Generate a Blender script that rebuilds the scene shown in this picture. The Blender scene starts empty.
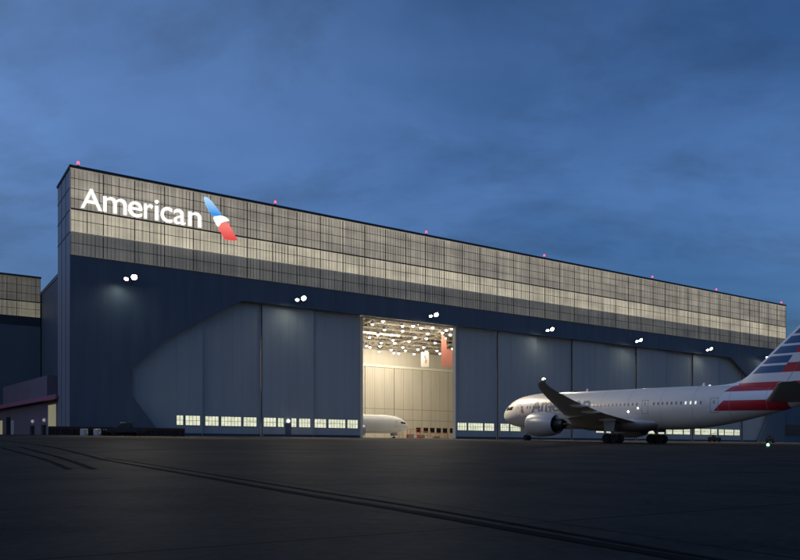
import bpy, bmesh, math, random
from mathutils import Vector, Matrix
random.seed(7)
SC = bpy.context.scene
COL = SC.collection

# ------------------------------------------------------------------ frames
# World: camera at (0,0,EYE) looking along +Y.  The apron rises gently (2.7 %) to the hangar doors.
EYE = 1.0
F = 750.0
D2 = Vector((0.83205, 0.55470))          # along the hangar front
N2 = Vector((-0.55470, 0.83205))         # into the hangar
P0 = Vector((-46.3, 105.3))              # left front corner of the hangar
LEN = 183.3
NF = P0.dot(N2)
SLOPE = 0.0272
BASE = SLOPE * NF                        # level of the hangar floor
YAW = math.atan2(D2.y, D2.x)

def gz(x, y):
    n = Vector((x, y)).dot(N2)
    n = max(-60.0, min(NF, n))
    return SLOPE * n

def hangar_pt(s, k, h=0.0):
    p = P0 + D2 * s + N2 * k
    return Vector((p.x, p.y, BASE + h))

def ray_pt(px, py, depth):
    return Vector(((px - 400) / F * depth, depth, EYE + (450 - py) / F * depth))

def ground_pt(px, py):
    u = (px - 400) / F
    v = (450 - py) / F
    den = SLOPE * (u * N2.x + N2.y) - v
    t = EYE / den
    return Vector((u * t, t, gz(u * t, t)))

# ------------------------------------------------------------------ tags
def tag(o, label=None, cat=None, group=None, kind=None):
    if label: o['label'] = label
    if cat: o['category'] = cat
    if group: o['group'] = group
    if kind: o['kind'] = kind
    return o

def empty(name, loc, rz=0.0):
    o = bpy.data.objects.new(name, None)
    COL.objects.link(o)
    o.location = loc
    o.rotation_euler = (0, 0, rz)
    o.empty_display_size = 0.5
    return o

def copy_tree(o, parent=None):
    c = o.copy()
    COL.objects.link(c)
    if parent is not None:
        c.parent = parent
    for ch in list(o.children):
        copy_tree(ch, c)
    return c

# ------------------------------------------------------------------ mesh builder
class MB:
    def __init__(self):
        self.v = []; self.f = []; self.m = []
    def add(self, vs, fs, mi=0):
        b = len(self.v)
        self.v += [tuple(p) for p in vs]
        for f in fs:
            self.f.append([b + i for i in f]); self.m.append(mi)
        return self
    def box(self, x0, x1, y0, y1, z0, z1, mi=0):
        vs = [(x0,y0,z0),(x1,y0,z0),(x1,y1,z0),(x0,y1,z0),(x0,y0,z1),(x1,y0,z1),(x1,y1,z1),(x0,y1,z1)]
        fs = [(0,3,2,1),(4,5,6,7),(0,1,5,4),(1,2,6,5),(2,3,7,6),(3,0,4,7)]
        return self.add(vs, fs, mi)
    def prism(self, poly, axis, a, b, mi=0):
        """poly: 2D outline; axis 'y' -> (x,z) outline extruded in y, 'z' -> (x,y) in z, 'x' -> (y,z) in x"""
        def mk(p, t):
            if axis == 'y': return (p[0], t, p[1])
            if axis == 'z': return (p[0], p[1], t)
            return (t, p[0], p[1])
        n = len(poly)
        vs = [mk(p, a) for p in poly] + [mk(p, b) for p in poly]
        fs = [tuple(range(n)), tuple(range(2*n-1, n-1, -1))]
        for i in range(n):
            j = (i + 1) % n
            fs.append((i, i + n, j + n, j))
        return self.add(vs, fs, mi)
    def bar(self, p, q, w, h=None, mi=0):
        p = Vector(p); q = Vector(q); h = h or w
        d = (q - p).normalized()
        up = Vector((0,0,1)) if abs(d.z) < .95 else Vector((1,0,0))
        a = d.cross(up).normalized() * (w/2); b = a.cross(d).normalized() * (h/2)
        vs = [p-a-b, p+a-b, p+a+b, p-a+b, q-a-b, q+a-b, q+a+b, q-a+b]
        fs = [(0,3,2,1),(4,5,6,7),(0,1,5,4),(1,2,6,5),(2,3,7,6),(3,0,4,7)]
        return self.add(vs, fs, mi)
    def loft(self, rings, closed=True, cap0=True, cap1=True, mi=0):
        n = len(rings[0]); vs = []
        for r in rings: vs += list(r)
        fs = []
        for i in range(len(rings)-1):
            for j in range(n if closed else n-1):
                k = (j+1) % n
                fs.append((i*n+j, i*n+k, (i+1)*n+k, (i+1)*n+j))
        if cap0: fs.append(tuple(range(n-1, -1, -1)))
        if cap1: fs.append(tuple((len(rings)-1)*n + j for j in range(n)))
        return self.add(vs, fs, mi)
    def tube(self, p, q, r0, r1=None, n=16, mi=0, cap0=True, cap1=True):
        p = Vector(p); q = Vector(q); r1 = r0 if r1 is None else r1
        d = (q-p).normalized()
        up = Vector((0,0,1)) if abs(d.z) < .95 else Vector((1,0,0))
        a = d.cross(up).normalized(); b = a.cross(d).normalized()
        rings = []
        for (c, r) in ((p, r0), (q, r1)):
            rings.append([c + (a*math.cos(2*math.pi*i/n) + b*math.sin(2*math.pi*i/n))*r for i in range(n)])
        return self.loft(rings, True, cap0, cap1, mi)
    def lathe(self, prof, origin, axis, n=32, mi=0, cap0=False, cap1=False):
        """prof: list of (t along axis, radius)"""
        o = Vector(origin); d = Vector(axis).normalized()
        up = Vector((0,0,1)) if abs(d.z) < .95 else Vector((1,0,0))
        a = d.cross(up).normalized(); b = a.cross(d).normalized()
        rings = [[o + d*t + (a*math.cos(2*math.pi*i/n) + b*math.sin(2*math.pi*i/n))*r for i in range(n)] for t, r in prof]
        return self.loft(rings, True, cap0, cap1, mi)
    def build(self, name, mats, parent=None, smooth=False, loc=None, rz=None, fix=True):
        me = bpy.data.meshes.new(name)
        me.from_pydata(self.v, [], self.f)
        if not isinstance(mats, (list, tuple)): mats = [mats]
        for m in mats: me.materials.append(m)
        me.polygons.foreach_set('material_index', self.m)
        if fix:
            bm = bmesh.new(); bm.from_mesh(me)
            bmesh.ops.recalc_face_normals(bm, faces=bm.faces)
            bm.to_mesh(me); bm.free()
        if smooth:
            me.polygons.foreach_set('use_smooth', [True]*len(me.polygons))
            try: me.set_sharp_from_angle(angle=math.radians(38))
            except Exception: pass
        me.update()
        o = bpy.data.objects.new(name, me)
        COL.objects.link(o)
        if parent is not None: o.parent = parent
        if loc is not None: o.location = loc
        if rz is not None: o.rotation_euler = (0,0,rz)
        return o

# ------------------------------------------------------------------ materials
def mat(name, col, rough=.6, metal=0.0, spec=.5, emit=None, estr=0.0):
    m = bpy.data.materials.new(name); m.use_nodes = True
    b = m.node_tree.nodes['Principled BSDF']
    b.inputs['Base Color'].default_value = (*col, 1)
    b.inputs['Roughness'].default_value = rough
    b.inputs['Metallic'].default_value = metal
    b.inputs['Specular IOR Level'].default_value = spec
    if emit:
        b.inputs['Emission Color'].default_value = (*emit, 1)
        b.inputs['Emission Strength'].default_value = estr
    return m

class NT:
    """small helper round a node tree"""
    def __init__(self, m):
        self.t = m.node_tree; self.n = self.t.nodes; self.l = self.t.links
    def new(self, typ, **kw):
        n = self.n.new(typ)
        for k, v in kw.items(): setattr(n, k, v)
        return n
    def val(self, sock, v):
        if hasattr(v, 'is_output') or isinstance(v, bpy.types.NodeSocket): self.l.new(v, sock)
        else: sock.default_value = v
    def math(self, op, a, b=None, c=None, clamp=False):
        n = self.new('ShaderNodeMath', operation=op); n.use_clamp = clamp
        self.val(n.inputs[0], a)
        if b is not None: self.val(n.inputs[1], b)
        if c is not None: self.val(n.inputs[2], c)
        return n.outputs[0]
    def mix(self, f, a, b, mode='MIX'):
        n = self.new('ShaderNodeMix', data_type='RGBA', blend_type=mode)
        self.val(n.inputs[0], f); self.val(n.inputs[6], a); self.val(n.inputs[7], b)
        return n.outputs[2]
    def noise(self, vec, scale, detail=4, rough=.55):
        n = self.new('ShaderNodeTexNoise')
        if vec is not None: self.l.new(vec, n.inputs['Vector'])
        n.inputs['Scale'].default_value = scale; n.inputs['Detail'].default_value = detail
        n.inputs['Roughness'].default_value = rough
        return n.outputs['Fac']
    def ramp(self, fac, stops):
        n = self.new('ShaderNodeValToRGB')
        el = n.color_ramp.elements
        while len(el) < len(stops): el.new(.5)
        for e, (p, c) in zip(el, stops):
            e.position = p; e.color = (*c, 1) if len(c) == 3 else c
        self.val(n.inputs[0], fac)
        return n.outputs[0]
    def coords(self, kind='Object'):
        return self.new('ShaderNodeTexCoord').outputs[kind]
    def mapping(self, vec, scale=(1,1,1), loc=(0,0,0), rot=(0,0,0)):
        n = self.new('ShaderNodeMapping')
        self.l.new(vec, n.inputs['Vector'])
        n.inputs['Scale'].default_value = scale; n.inputs['Location'].default_value = loc
        n.inputs['Rotation'].default_value = rot
        return n.outputs[0]

def varied(name, c0, c1, scale=(1,1,1), nscale=1.0, rough=.6, metal=0.0, spec=.4, bump=0.0):
    """base colour wandering between two tones of the thing itself (weathering)"""
    m = mat(name, c0, rough, metal, spec)
    t = NT(m); b = t.n['Principled BSDF']
    v = t.mapping(t.coords('Object'), scale)
    f = t.noise(v, nscale, 6, .6)
    f = t.ramp(f, [(.3,(0,0,0)),(.7,(1,1,1))])
    t.l.new(t.mix(f, (*c0,1), (*c1,1)), b.inputs['Base Color'])
    if bump:
        bn = t.new('ShaderNodeBump'); bn.inputs['Strength'].default_value = bump; bn.inputs['Distance'].default_value = .05
        t.l.new(f, bn.inputs['Height']); t.l.new(bn.outputs[0], b.inputs['Normal'])
    return m

M = {}
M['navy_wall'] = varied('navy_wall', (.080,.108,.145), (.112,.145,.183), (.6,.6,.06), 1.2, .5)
M['door_paint'] = varied('door_paint', (.39,.403,.40), (.44,.453,.447), (.7,.7,.06), 1.0, .45)
M['door_gap'] = mat('door_gap', (.05,.06,.09), .7)
M['grey_side'] = varied('grey_side', (.24,.235,.27), (.28,.27,.3), (.3,.3,.1), 1.0, .5)
M['dark_trim'] = mat('dark_trim', (.035,.04,.05), .55)
M['roof_metal'] = varied('roof_metal', (.12,.13,.15), (.15,.16,.18), (.2,.2,.2), 1.0, .5, .2)
M['cream'] = varied('cream_wall', (.56,.51,.42), (.64,.585,.49), (.5,.5,.08), 1.0, .7)
M['cream_light'] = mat('cream_ledge', (.78,.72,.6), .6)
M['cream_seam'] = mat('cream_seam', (.33,.28,.21), .8)
M['ceiling'] = mat('hangar_ceiling', (.06,.05,.04), .8)
M['truss'] = varied('truss_steel', (.13,.11,.085), (.26,.22,.165), (.15,.15,.15), 1.0, .6)
M['floor'] = varied('hangar_floor', (.42,.40,.36), (.5,.47,.42), (.3,.3,.3), 1.0, .35)
M['dark_glass'] = mat('dark_glass', (.02,.015,.015), .15, 0, .6)
M['lamp_glow'] = mat('lamp_glow', (.8,.8,.75), .4, emit=(1,.93,.78), estr=7)
M['flood_glow'] = mat('flood_glow', (.9,.9,.85), .3, emit=(1,.97,.88), estr=30)
M['red_glow'] = mat('red_glow', (.8,.05,.08), .3, emit=(1,.09,.16), estr=2.4)
M['green_glow'] = mat('green_glow', (.1,.8,.4), .3, emit=(.25,1,.55), estr=5)
M['white_glow'] = mat('white_glow', (.9,.9,.9), .3, emit=(1,.96,.88), estr=6)
M['cabin_glow'] = mat('cabin_glow', (.8,.8,.75), .3, emit=(1,.93,.8), estr=.75)
M['steel'] = mat('steel', (.3,.31,.33), .4, .8)
M['rubber'] = mat('rubber', (.012,.012,.013), .8)
M['black'] = mat('black_paint', (.012,.013,.015), .5)
M['pale'] = varied('pale_plastic', (.45,.46,.44), (.6,.6,.57), (2,2,2), 1.0, .6)
M['rust'] = varied('rusty_rail', (.055,.028,.02), (.09,.04,.025), (1,1,1), 1.0, .7)
M['red_paint'] = mat('red_paint', (.45,.06,.04), .5)
M['orange_paint'] = mat('orange_paint', (.5,.17,.05), .5)
M['salmon'] = varied('salmon_cloth', (.70,.25,.18), (.76,.31,.24), (.5,.5,.5), 1.0, .7)
M['white_cloth'] = mat('white_cloth', (.36,.345,.30), .8)
M['blue_cloth'] = mat('blue_cloth', (.08,.18,.45), .8)
M['pink_lit_wall'] = varied('pink_lit_wall', (.19,.15,.18), (.23,.18,.21), (.3,.3,.3), 1.0, .6)  # pink lighting of the annex put into the wall colour
M['pink_lit_fascia'] = mat('pink_lit_fascia', (.42,.15,.21), .5)  # same pink light painted as a redder canopy edge
M['green_box'] = varied('green_cabinet', (.035,.05,.035), (.05,.065,.045), (1,1,1), 1.0, .6)
M['old_wall'] = varied('old_hangar_wall', (.10,.135,.16), (.125,.16,.18), (.2,.2,.1), 1.0, .6)

# lit panes: pale light with the muntins left dark by geometry
def glow_noise(name, c0, c1, s, nscale=1.0, map_scale=(1,1,1), base=(.3,.3,.28), lo=.7, hi=1.15):
    m = mat(name, base, .35)
    t = NT(m); b = t.n['Principled BSDF']
    v = t.mapping(t.coords('Object'), map_scale)
    f = t.noise(v, nscale, 3, .6)
    r = t.ramp(f, [(.3, c0), (.7, c1)])
    t.l.new(r, b.inputs['Emission Color'])
    b.inputs['Emission Strength'].default_value = s
    return m
M['lit_pane'] = glow_noise('lit_pane', (.58,.62,.38), (1,1,.78), .92, 1.0, (.9,.9,1.6))
M['lit_door'] = glow_noise('lit_doorway', (.50,.44,.22), (.62,.55,.30), .33, 1.0, (1,1,.4))

def cladding(name, col, s, bay=4.4, seed=0.0):
    """translucent sheets backlit from the roof space: each bay glows a little differently"""
    m = mat(name, (.20,.19,.17), .35)
    t = NT(m); b = t.n['Principled BSDF']
    co = t.coords('Object')
    sep = t.new('ShaderNodeSeparateXYZ'); t.l.new(co, sep.inputs[0])
    cell = t.math('FLOOR', t.math('DIVIDE', sep.outputs[0], bay))
    row = t.math('FLOOR', t.math('DIVIDE', sep.outputs[2], 1.59))
    w = t.new('ShaderNodeTexWhiteNoise', noise_dimensions='3D')
    cb = t.new('ShaderNodeCombineXYZ'); t.l.new(cell, cb.inputs[0]); t.l.new(row, cb.inputs[1]); cb.inputs[2].default_value = seed
    t.l.new(cb.outputs[0], w.inputs['Vector'])
    bayv = t.math('MULTIPLY_ADD', w.outputs['Value'], .22, .89)
    big = t.noise(t.mapping(co, (.10,1,.35)), 1.0, 3, .6)
    big = t.math('MULTIPLY_ADD', big, 1.2, .40)  # blotches painted into the glow as shadows of the structure behind
    sheet = t.noise(t.mapping(co, (2.0,1,.10)), 1.0, 2, .6)      # tone of single sheets
    sheet = t.math('MULTIPLY_ADD', sheet, 1.3, .35)
    k = t.math('MULTIPLY', t.math('MULTIPLY', bayv, big), sheet)
    b.inputs['Emission Color'].default_value = (*col, 1)
    t.l.new(t.math('MULTIPLY', k, s), b.inputs['Emission Strength'])
    return m
M['clad_top'] = cladding('cladding_top', (1,.885,.69), .27, seed=1)
M['clad_mid'] = cladding('cladding_bright', (1,.89,.66), .44, seed=2)
M['clad_low'] = cladding('cladding_low', (1,.93,.78), .08, seed=3)
M['clad_old_top'] = cladding('old_cladding_top', (1,.88,.62), .07, seed=4)
M['clad_old_mid'] = cladding('old_cladding_bright', (1,.9,.62), .15, seed=5)

# ground
def ground_mat(name, c0, c1, c2, c3, spec):
    m = mat(name, c0, .6)
    t = NT(m); b = t.n['Principled BSDF']
    co = t.mapping(t.coords('Object'), (1,1,1), rot=(0,0,-YAW))
    big = t.noise(t.mapping(co, (.018,.05,.05)), 1.0, 5, .6)
    med = t.noise(co, .35, 6, .65)
    fine = t.noise(co, 6.0, 5, .7)
    c = t.mix(t.ramp(big, [(.3,(0,0,0)),(.72,(1,1,1))]), (*c0,1), (*c1,1))
    c = t.mix(t.math('MULTIPLY', t.ramp(med, [(.45,(0,0,0)),(.7,(1,1,1))]), .75), c, (*c2,1))
    c = t.mix(t.math('MULTIPLY', t.ramp(fine, [(.42,(0,0,0)),(.7,(1,1,1))]), .35), c, (*c3,1))
    # slab joints
    br = t.new('ShaderNodeTexBrick'); t.l.new(t.mapping(co, (.16,.16,.16)), br.inputs['Vector'])
    br.offset = 0; br.inputs['Scale'].default_value = 1; br.inputs['Mortar Size'].default_value = .006
    br.inputs['Brick Width'].default_value = 1; br.inputs['Row Height'].default_value = 1
    c = t.mix(t.math('MULTIPLY', br.outputs['Fac'], .8), c, (.018,.018,.018,1))
    t.l.new(c, b.inputs['Base Color'])
    t.l.new(t.math('MULTIPLY_ADD', med, .15, .56), b.inputs['Roughness'])
    b.inputs['Specular IOR Level'].default_value = spec
    bn = t.new('ShaderNodeBump'); bn.inputs['Strength'].default_value = .25; bn.inputs['Distance'].default_value = .02
    t.l.new(fine, bn.inputs['Height']); t.l.new(bn.outputs[0], b.inputs['Normal'])
    return m
M['apron'] = ground_mat('apron_concrete', (.036,.034,.031), (.058,.055,.050), (.021,.021,.020), (.078,.074,.067), .0016)
M['strip'] = varied('lit_concrete', (.22,.2,.18), (.3,.27,.24), (.2,.2,.2), 1.0, .7)  # paler than the apron: lamplight at the door foot painted in
M['tar'] = varied('tar_line', (.013,.013,.013), (.024,.023,.022), (.6,.6,.6), 1.0, .7, 0.0, .0006)

# ------------------------------------------------------------------ ground sheet
mb = MB()
xs = [-900, -300, -150, -60, 0, 60, 120, 200, 300, 500, 1500]
ns = [-500, -60, -20, 0, 20, 40, 60, 80, 100, NF, NF+80, 600, 2500]
vs = []; fs = []
for n in ns:
    for s in xs:
        p = D2*s + N2*n
        vs.append((p.x, p.y, SLOPE*max(-60, min(NF, n))))
W_ = len(xs)
for i in range(len(ns)-1):
    for j in range(W_-1):
        fs.append((i*W_+j, i*W_+j+1, (i+1)*W_+j+1, (i+1)*W_+j))
mb.add(vs, fs)
tag(mb.build('apron', M['apron']), kind='structure')

def ground_ribbon(name, pts, width, m, lift=.006):
    P = [Vector(p) for p in pts]
    # resample smoothly
    Q = []
    for i in range(len(P)-1):
        a = P[max(0,i-1)]; b = P[i]; c = P[i+1]; d = P[min(len(P)-1,i+2)]
        for q in range(8):
            u = q/8
            Q.append(.5*((2*b)+(-a+c)*u+(2*a-5*b+4*c-d)*u*u+(-a+3*b-3*c+d)*u**3))
    Q.append(P[-1])
    L = []; R = []
    for i, q in enumerate(Q):
        t = (Q[min(i+1,len(Q)-1)] - Q[max(i-1,0)]); t.z = 0; t.normalize()
        s = Vector((-t.y, t.x, 0))*width/2*random.uniform(.8,1.15)
        for lst, w in ((L, q+s), (R, q-s)):
            lst.append((w.x, w.y, gz(w.x, w.y)+lift))
    mb = MB(); n = len(Q)
    mb.add(L+R, [(i, i+1, n+i+1, n+i) for i in range(n-1)])
    o = mb.build(name, m)
    return tag(o, kind='structure')
ground_ribbon('apron_joint_line', [ground_pt(*p) for p in [(-30,437),(0,440),(45,446),(85,455),(105,460),(200,476.5),(300,494),(400,510),(550,536.5),(670,557),(800,581)]], .20, M['tar'])
ground_ribbon('apron_joint_line', [ground_pt(*p) for p in [(105,457.5),(200,472.5),(300,489),(400,504.5),(550,530.5),(690,555),(800,574)]], .10, M['tar'])
ground_ribbon('apron_joint_line', [ground_pt(*p) for p in [(0,447.5),(32,456),(50,461.5),(69,469.5)]], .17, M['tar'])
ground_ribbon('apron_joint_line', [ground_pt(*p) for p in [(20,447),(52,455.5),(72,461.5),(94,469.5)]], .19, M['tar'])

# concrete strip in front of the doors, the light on it put into its pale colour
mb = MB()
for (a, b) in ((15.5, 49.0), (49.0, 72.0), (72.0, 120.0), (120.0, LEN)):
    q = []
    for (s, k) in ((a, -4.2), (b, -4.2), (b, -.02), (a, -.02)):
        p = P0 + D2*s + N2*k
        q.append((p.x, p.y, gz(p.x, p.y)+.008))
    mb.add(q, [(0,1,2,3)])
tag(mb.build('lit_concrete_strip', M['strip']), kind='structure')

# ------------------------------------------------------------------ main hangar
hg = empty('hangar', hangar_pt(0,0), YAW)
tag(hg, 'huge dark blue aircraft hangar with a glowing panelled band along its top and tall doors', 'hangar')
DT = 21.7     # door top
CB = 25.4     # bottom of the cladding
HT = 37.9     # top
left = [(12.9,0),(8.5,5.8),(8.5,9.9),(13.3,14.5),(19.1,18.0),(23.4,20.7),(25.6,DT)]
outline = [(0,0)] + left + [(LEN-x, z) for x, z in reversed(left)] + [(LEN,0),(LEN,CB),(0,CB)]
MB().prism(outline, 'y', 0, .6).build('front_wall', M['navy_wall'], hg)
MB().box(0, LEN, .35, 10, CB+.05, HT-.35).build('roof_box', M['grey_side'], hg)
for poly in ([(0,.61),(.5,.61),(.5,9.5),(4.4,9.5),(4.4,9.99),(0,9.99)], [(LEN,.61),(LEN-.5,.61),(LEN-.5,9.5),(LEN-4.4,9.5),(LEN-4.4,9.99),(LEN,9.99)]):
    MB().prism(poly, 'z', 0, CB+.04).build('return_wall', M['grey_side'], hg)
mb = MB()
for h in (28.65, 31.8, 34.9):
    mb.box(-.05, -.005, .3, 10, h-.06, h+.06)
for k in (3.4, 6.7):
    mb.box(-.04, -.005, k-.04, k+.04, 0, HT-.4)
mb.build('return_wall_rail', M['dark_trim'], hg)
MB().box(-.15, LEN+.15, -.4, 10.15, HT-.34, HT).build('coping', M['dark_trim'], hg)

M['rib'] = mat('cladding_rib', (.17,.16,.14), .5)
M['grid'] = mat('cladding_grid', (.065,.065,.062), .5)
def clad_tier(name, parent, z0, z1, m, s0, s1, k, rows, bay, thick_top=False, frame=None, rib=.5):
    mb = MB()
    mb.box(s0, s1, k, k+.2, z0, z1, 0)
    r = (z1-z0)/rows
    for i in range(1, rows):
        mb.box(s0, s1, k-.06, k-.003, z0+r*i-.035, z0+r*i+.035, 1)
    if thick_top:
        mb.box(s0, s1, k-.16, k-.002, z1-.10, z1+.10, 1)
    nb = int(round((s1-s0)/bay)); b = (s1-s0)/nb
    for i in range(nb+1):
        w = .055
        mb.box(max(s0, s0+b*i-w), min(s1, s0+b*i+w), k-.13, k-.0025, z0, z1-.17, 1)
        if i < nb:
            nr = int(b/rib)
            for j in range(1, nr):
                x = s0+b*i+b*j/nr
                wd = random.choice((.012,.018,.018,.03,.045)); mb.box(x-wd, x+wd, k-.045, k-.0035, z0+.02, z1-.18, 2)
    return mb.build(name, [m, M['grid'], M['rib']], parent)
clad_tier('lower_cladding', hg, CB, 28.63, M['clad_low'], 0, LEN, -.2, 2, 4.364)
clad_tier('bright_cladding', hg, 28.65, 31.78, M['clad_mid'], 0, LEN, -.22, 2, 4.364, True)
clad_tier('upper_cladding', hg, 31.8, HT-.36, M['clad_top'], 0, LEN, -.2, 4, 4.364)

# door leaves with their lit windows
def lit_window(parent, x0, x1, z0, z1, yf, cols):
    mb = MB()
    mb.box(x0, x1, yf-.02, yf-.004, z0, z1, 0)
    fr = .06
    mb.box(x0-fr, x1+fr, yf-.05, yf-.0045, z1, z1+fr, 1); mb.box(x0-fr, x1+fr, yf-.05, yf-.0045, z0-fr, z0, 1)
    mb.box(x0-fr, x0, yf-.05, yf-.0045, z0, z1, 1); mb.box(x1, x1+fr, yf-.05, yf-.0045, z0, z1, 1)
    for i in range(1, cols):
        x = x0+(x1-x0)*i/cols
        mb.box(x-.03, x+.03, yf-.035, yf-.021, z0, z1, 1)
    mb.box(x0, x1, yf-.034, yf-.0205, (z0+z1)/2-.025, (z0+z1)/2+.025, 1)
    return mb.build('window', [M['lit_pane'], M['door_gap']], parent)

def door_leaf(s0, s1, k, wins, pdoor=None):
    mb = MB()
    mb.box(s0+.05, s1-.05, k, k+.35, .12, DT+1.2, 0)
    mb.box(s0-.05, s0+.045, k+.06, k+.30, .12, DT+1.2, 1)
    n = 6                                          # shallow vertical sheet laps
    for i in range(1, n):
        x = s0+(s1-s0)*i/n
        mb.box(x-.02, x+.02, k-.018, k-.001, .2, DT+1.1, 0)
    mb.box(s0+.15, s1-.15, k-.05, k-.001, .14, .5, 1)
    leaf = mb.build('door_leaf', [M['door_paint'], M['door_gap']], hg)
    for (a, b, c) in wins:
        lit_window(leaf, a, b, 1.75, 3.2, k, c)
    if pdoor:
        d = MB(); d.box(pdoor, pdoor+1.1, k-.04, k-.003, .2, 2.4, 0); d.build('access_door', M['navy_wall'], leaf)
        d = MB(); d.lathe([(0,.0),(.02,.22),(.10,.24),(.16,.12),(.17,0)], (pdoor+.55, k-.02, 2.75), (0,-1,0), 14, 0)
        d.build('door_lamp', M['white_glow'], leaf, True)
    return leaf
def s_at(px):
    u = px-400
    return (P0.y*u - F*P0.x)/(F*D2.x - D2.y*u)
K = .95
edges_l = [s_at(x) for x in (122, 205, 264.5, 316.5, 364.3)]
wl = [[(178.2,185.3,2),(187.2,202.3,4)],
      [(208,221.8,4),(224,244.5,6),(246.5,260,4)],
      [(265.8,278.6,4),(280,286.3,2),(293.6,299,2),(301.3,313,4)],
      [(318,330,4),(332,349.3,6),(351,361.8,4)]]
for i in range(4):
    ws = [(s_at(a)+.05, s_at(b)-.05, c) for a, b, c in wl[i]]
    door_leaf(edges_l[i], edges_l[i+1], K if i % 2 == 0 else K+.42, ws, s_at(287.6) if i == 2 else None)
sL = edges_l[-1]; sR = s_at(459.3)
nleaf = 10; wleaf = (LEN-8.0-sR)/nleaf
for i in range(nleaf):
    a = sR+wleaf*i; b = a+wleaf
    f = [.06,.27,.31,.66,.70,.93]
    ws = [(a+wleaf*f[0], a+wleaf*f[1], 4), (a+wleaf*f[2], a+wleaf*f[3], 6), (a+wleaf*f[4], a+wleaf*f[5], 4)]
    ws = [q for q in ws if not (s_at(530) < q[0] < s_at(596)) and q[1] < s_at(745)]
    door_leaf(a, b, K if i % 2 else K+.42, ws)
# steel trim round the open doorway and the door track
mb = MB()
mb.box(sL+.09, sL+.24, K-.1, K+.75, 0, DT-.02); mb.box(sR-.30, sR-.1, K-.1, K+.75, 0, DT-.02)
mb.box(sL+.24, sR-.30, K-.1, K+.75, DT-.3, DT-.02)
mb.build('doorway_trim', M['cream_light'], hg)
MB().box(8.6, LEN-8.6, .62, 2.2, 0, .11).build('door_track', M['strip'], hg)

# shell behind the doors
KB = 64.0
for a, b in ((3.8, 4.3), (LEN-4.3, LEN-3.8)):
    MB().box(a, b, 10, KB+.6, 0, 29.0).build('side_wall', M['navy_wall'], hg)
for a, b in ((4.31, 4.6), (LEN-4.6, LEN-4.31)):
    MB().box(a, b, 10, KB, 0, 28.9).build('inner_side_wall', M['cream'], hg)
MB().box(3.7, LEN-3.7, 10.01, KB+.7, 29.01, 29.7).build('roof', M['roof_metal'], hg)
MB().box(4.6, LEN-4.6, 10.02, KB, 28.8, 29.0).build('ceiling', M['ceiling'], hg)
MB().box(.5, LEN-.5, 2.2, KB, -.05, .10).build('hangar_floor', M['floor'], hg)
MB().box(4.3, LEN-4.3, KB, KB+.5, 0, 29.0).build('rear_wall', M['cream'], hg)
MB().box(4.61, LEN-4.61, KB-1.0, KB-.003, 20.95, 21.6).build('rear_door_header', M['cream_light'], hg)
# rear door leaves, seam where the photo shows it
seam = 105.6
a = seam-9.6*4
while a < seam+9.6*3:
    mb = MB()
    mb.box(a+.12, a+9.48, KB-.5, KB-.05, .1, 20.94, 0)
    for z in (6.4, 9.4):
        mb.box(a+.12, a+9.48, KB-.54, KB-.503, z-.07, z+.07, 1)
    for i in range(1, 12):
        x = a+9.6*i/12
        mb.box(x-.04, x+.04, KB-.53, KB-.502, .1, 20.9, 1 if i % 4 == 0 else 0)
    leaf = mb.build('rear_door_leaf', [M['cream'], M['cream_seam']], hg)
    for i in range(4):
        x = a+.55+2.32*i
        if 101.5 < x < 119:
            w = MB(); w.box(x, x+1.6, KB-.56, KB-.504, 3.0, 4.3, 0)
            w.box(x-.08, x+1.68, KB-.60, KB-.5035, 4.3, 4.4, 1); w.box(x-.08, x+1.68, KB-.60, KB-.5035, 2.9, 3.0, 1)
            w.build('rear_window', [M['dark_glass'], M['cream_seam']], leaf)
    a += 9.6
# roof trusses
for kk in (13, 19, 25, 31, 37, 43, 49, 55, 61):
    mb = MB(); z0, z1 = 25.4, 28.5
    mb.box(8, LEN-8, kk-.16, kk+.16, z0, z0+.32); mb.box(8, LEN-8, kk-.15, kk+.15, z1, z1+.28)
    x = 32.0; up = True
    while x < 150:
        mb.bar((x, kk, z0+.2 if up else z1), (x+3, kk, z1 if up else z0+.2), .2)
        if up: mb.bar((x, kk, z0+.2), (x, kk, z1), .14)
        x += 3; up = not up
    mb.build('roof_truss', M['truss'], hg)
for s in range(34, 150, 12):
    mb = MB(); mb.box(s-.12, s+.12, 12, KB-.6, 26.6, 27.0); mb.box(s+5.8, s+6.1, 12, KB-.6, 28.2, 28.5)
    mb.build('purlin', M['truss'], hg)
for (s, z) in ((62, 24.6), (84, 24.9), (105, 24.7)):
    mb = MB(); mb.tube((s, 12, z+1.1), (s+6, KB-2, z+1.1), .35, n=14); mb.build('air_duct', M['truss'], hg, True)
mb = MB(); mb.box(63, 78, 33.5, 34.0, 24.6, 25.0); mb.build('crane_beam', M['cream_light'], hg)

# ------------------------------------------------------------------ sign on the hangar
sg = empty('wall_sign', hangar_pt(1.2, -.3, 32), YAW)
tag(sg, 'large white illuminated lettering with a blue and red emblem, high on the big hangar', 'sign')
M['sign_white'] = mat('sign_white', (.9,.9,.88), .3, emit=(1,.99,.95), estr=1.15)
def emblem_mat(name, a, b, ax, lo, hi, s):
    m = mat(name, a, .3)
    t = NT(m); bs = t.n['Principled BSDF']
    sep = t.new('ShaderNodeSeparateXYZ'); t.l.new(t.coords('Object'), sep.inputs[0])
    f = t.math('DIVIDE', t.math('SUBTRACT', sep.outputs[ax], lo), hi-lo, clamp=True)
    c = t.mix(f, (*a,1), (*b,1))
    t.l.new(c, bs.inputs['Base Color']); t.l.new(c, bs.inputs['Emission Color'])
    bs.inputs['Emission Strength'].default_value = s
    return m

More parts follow.
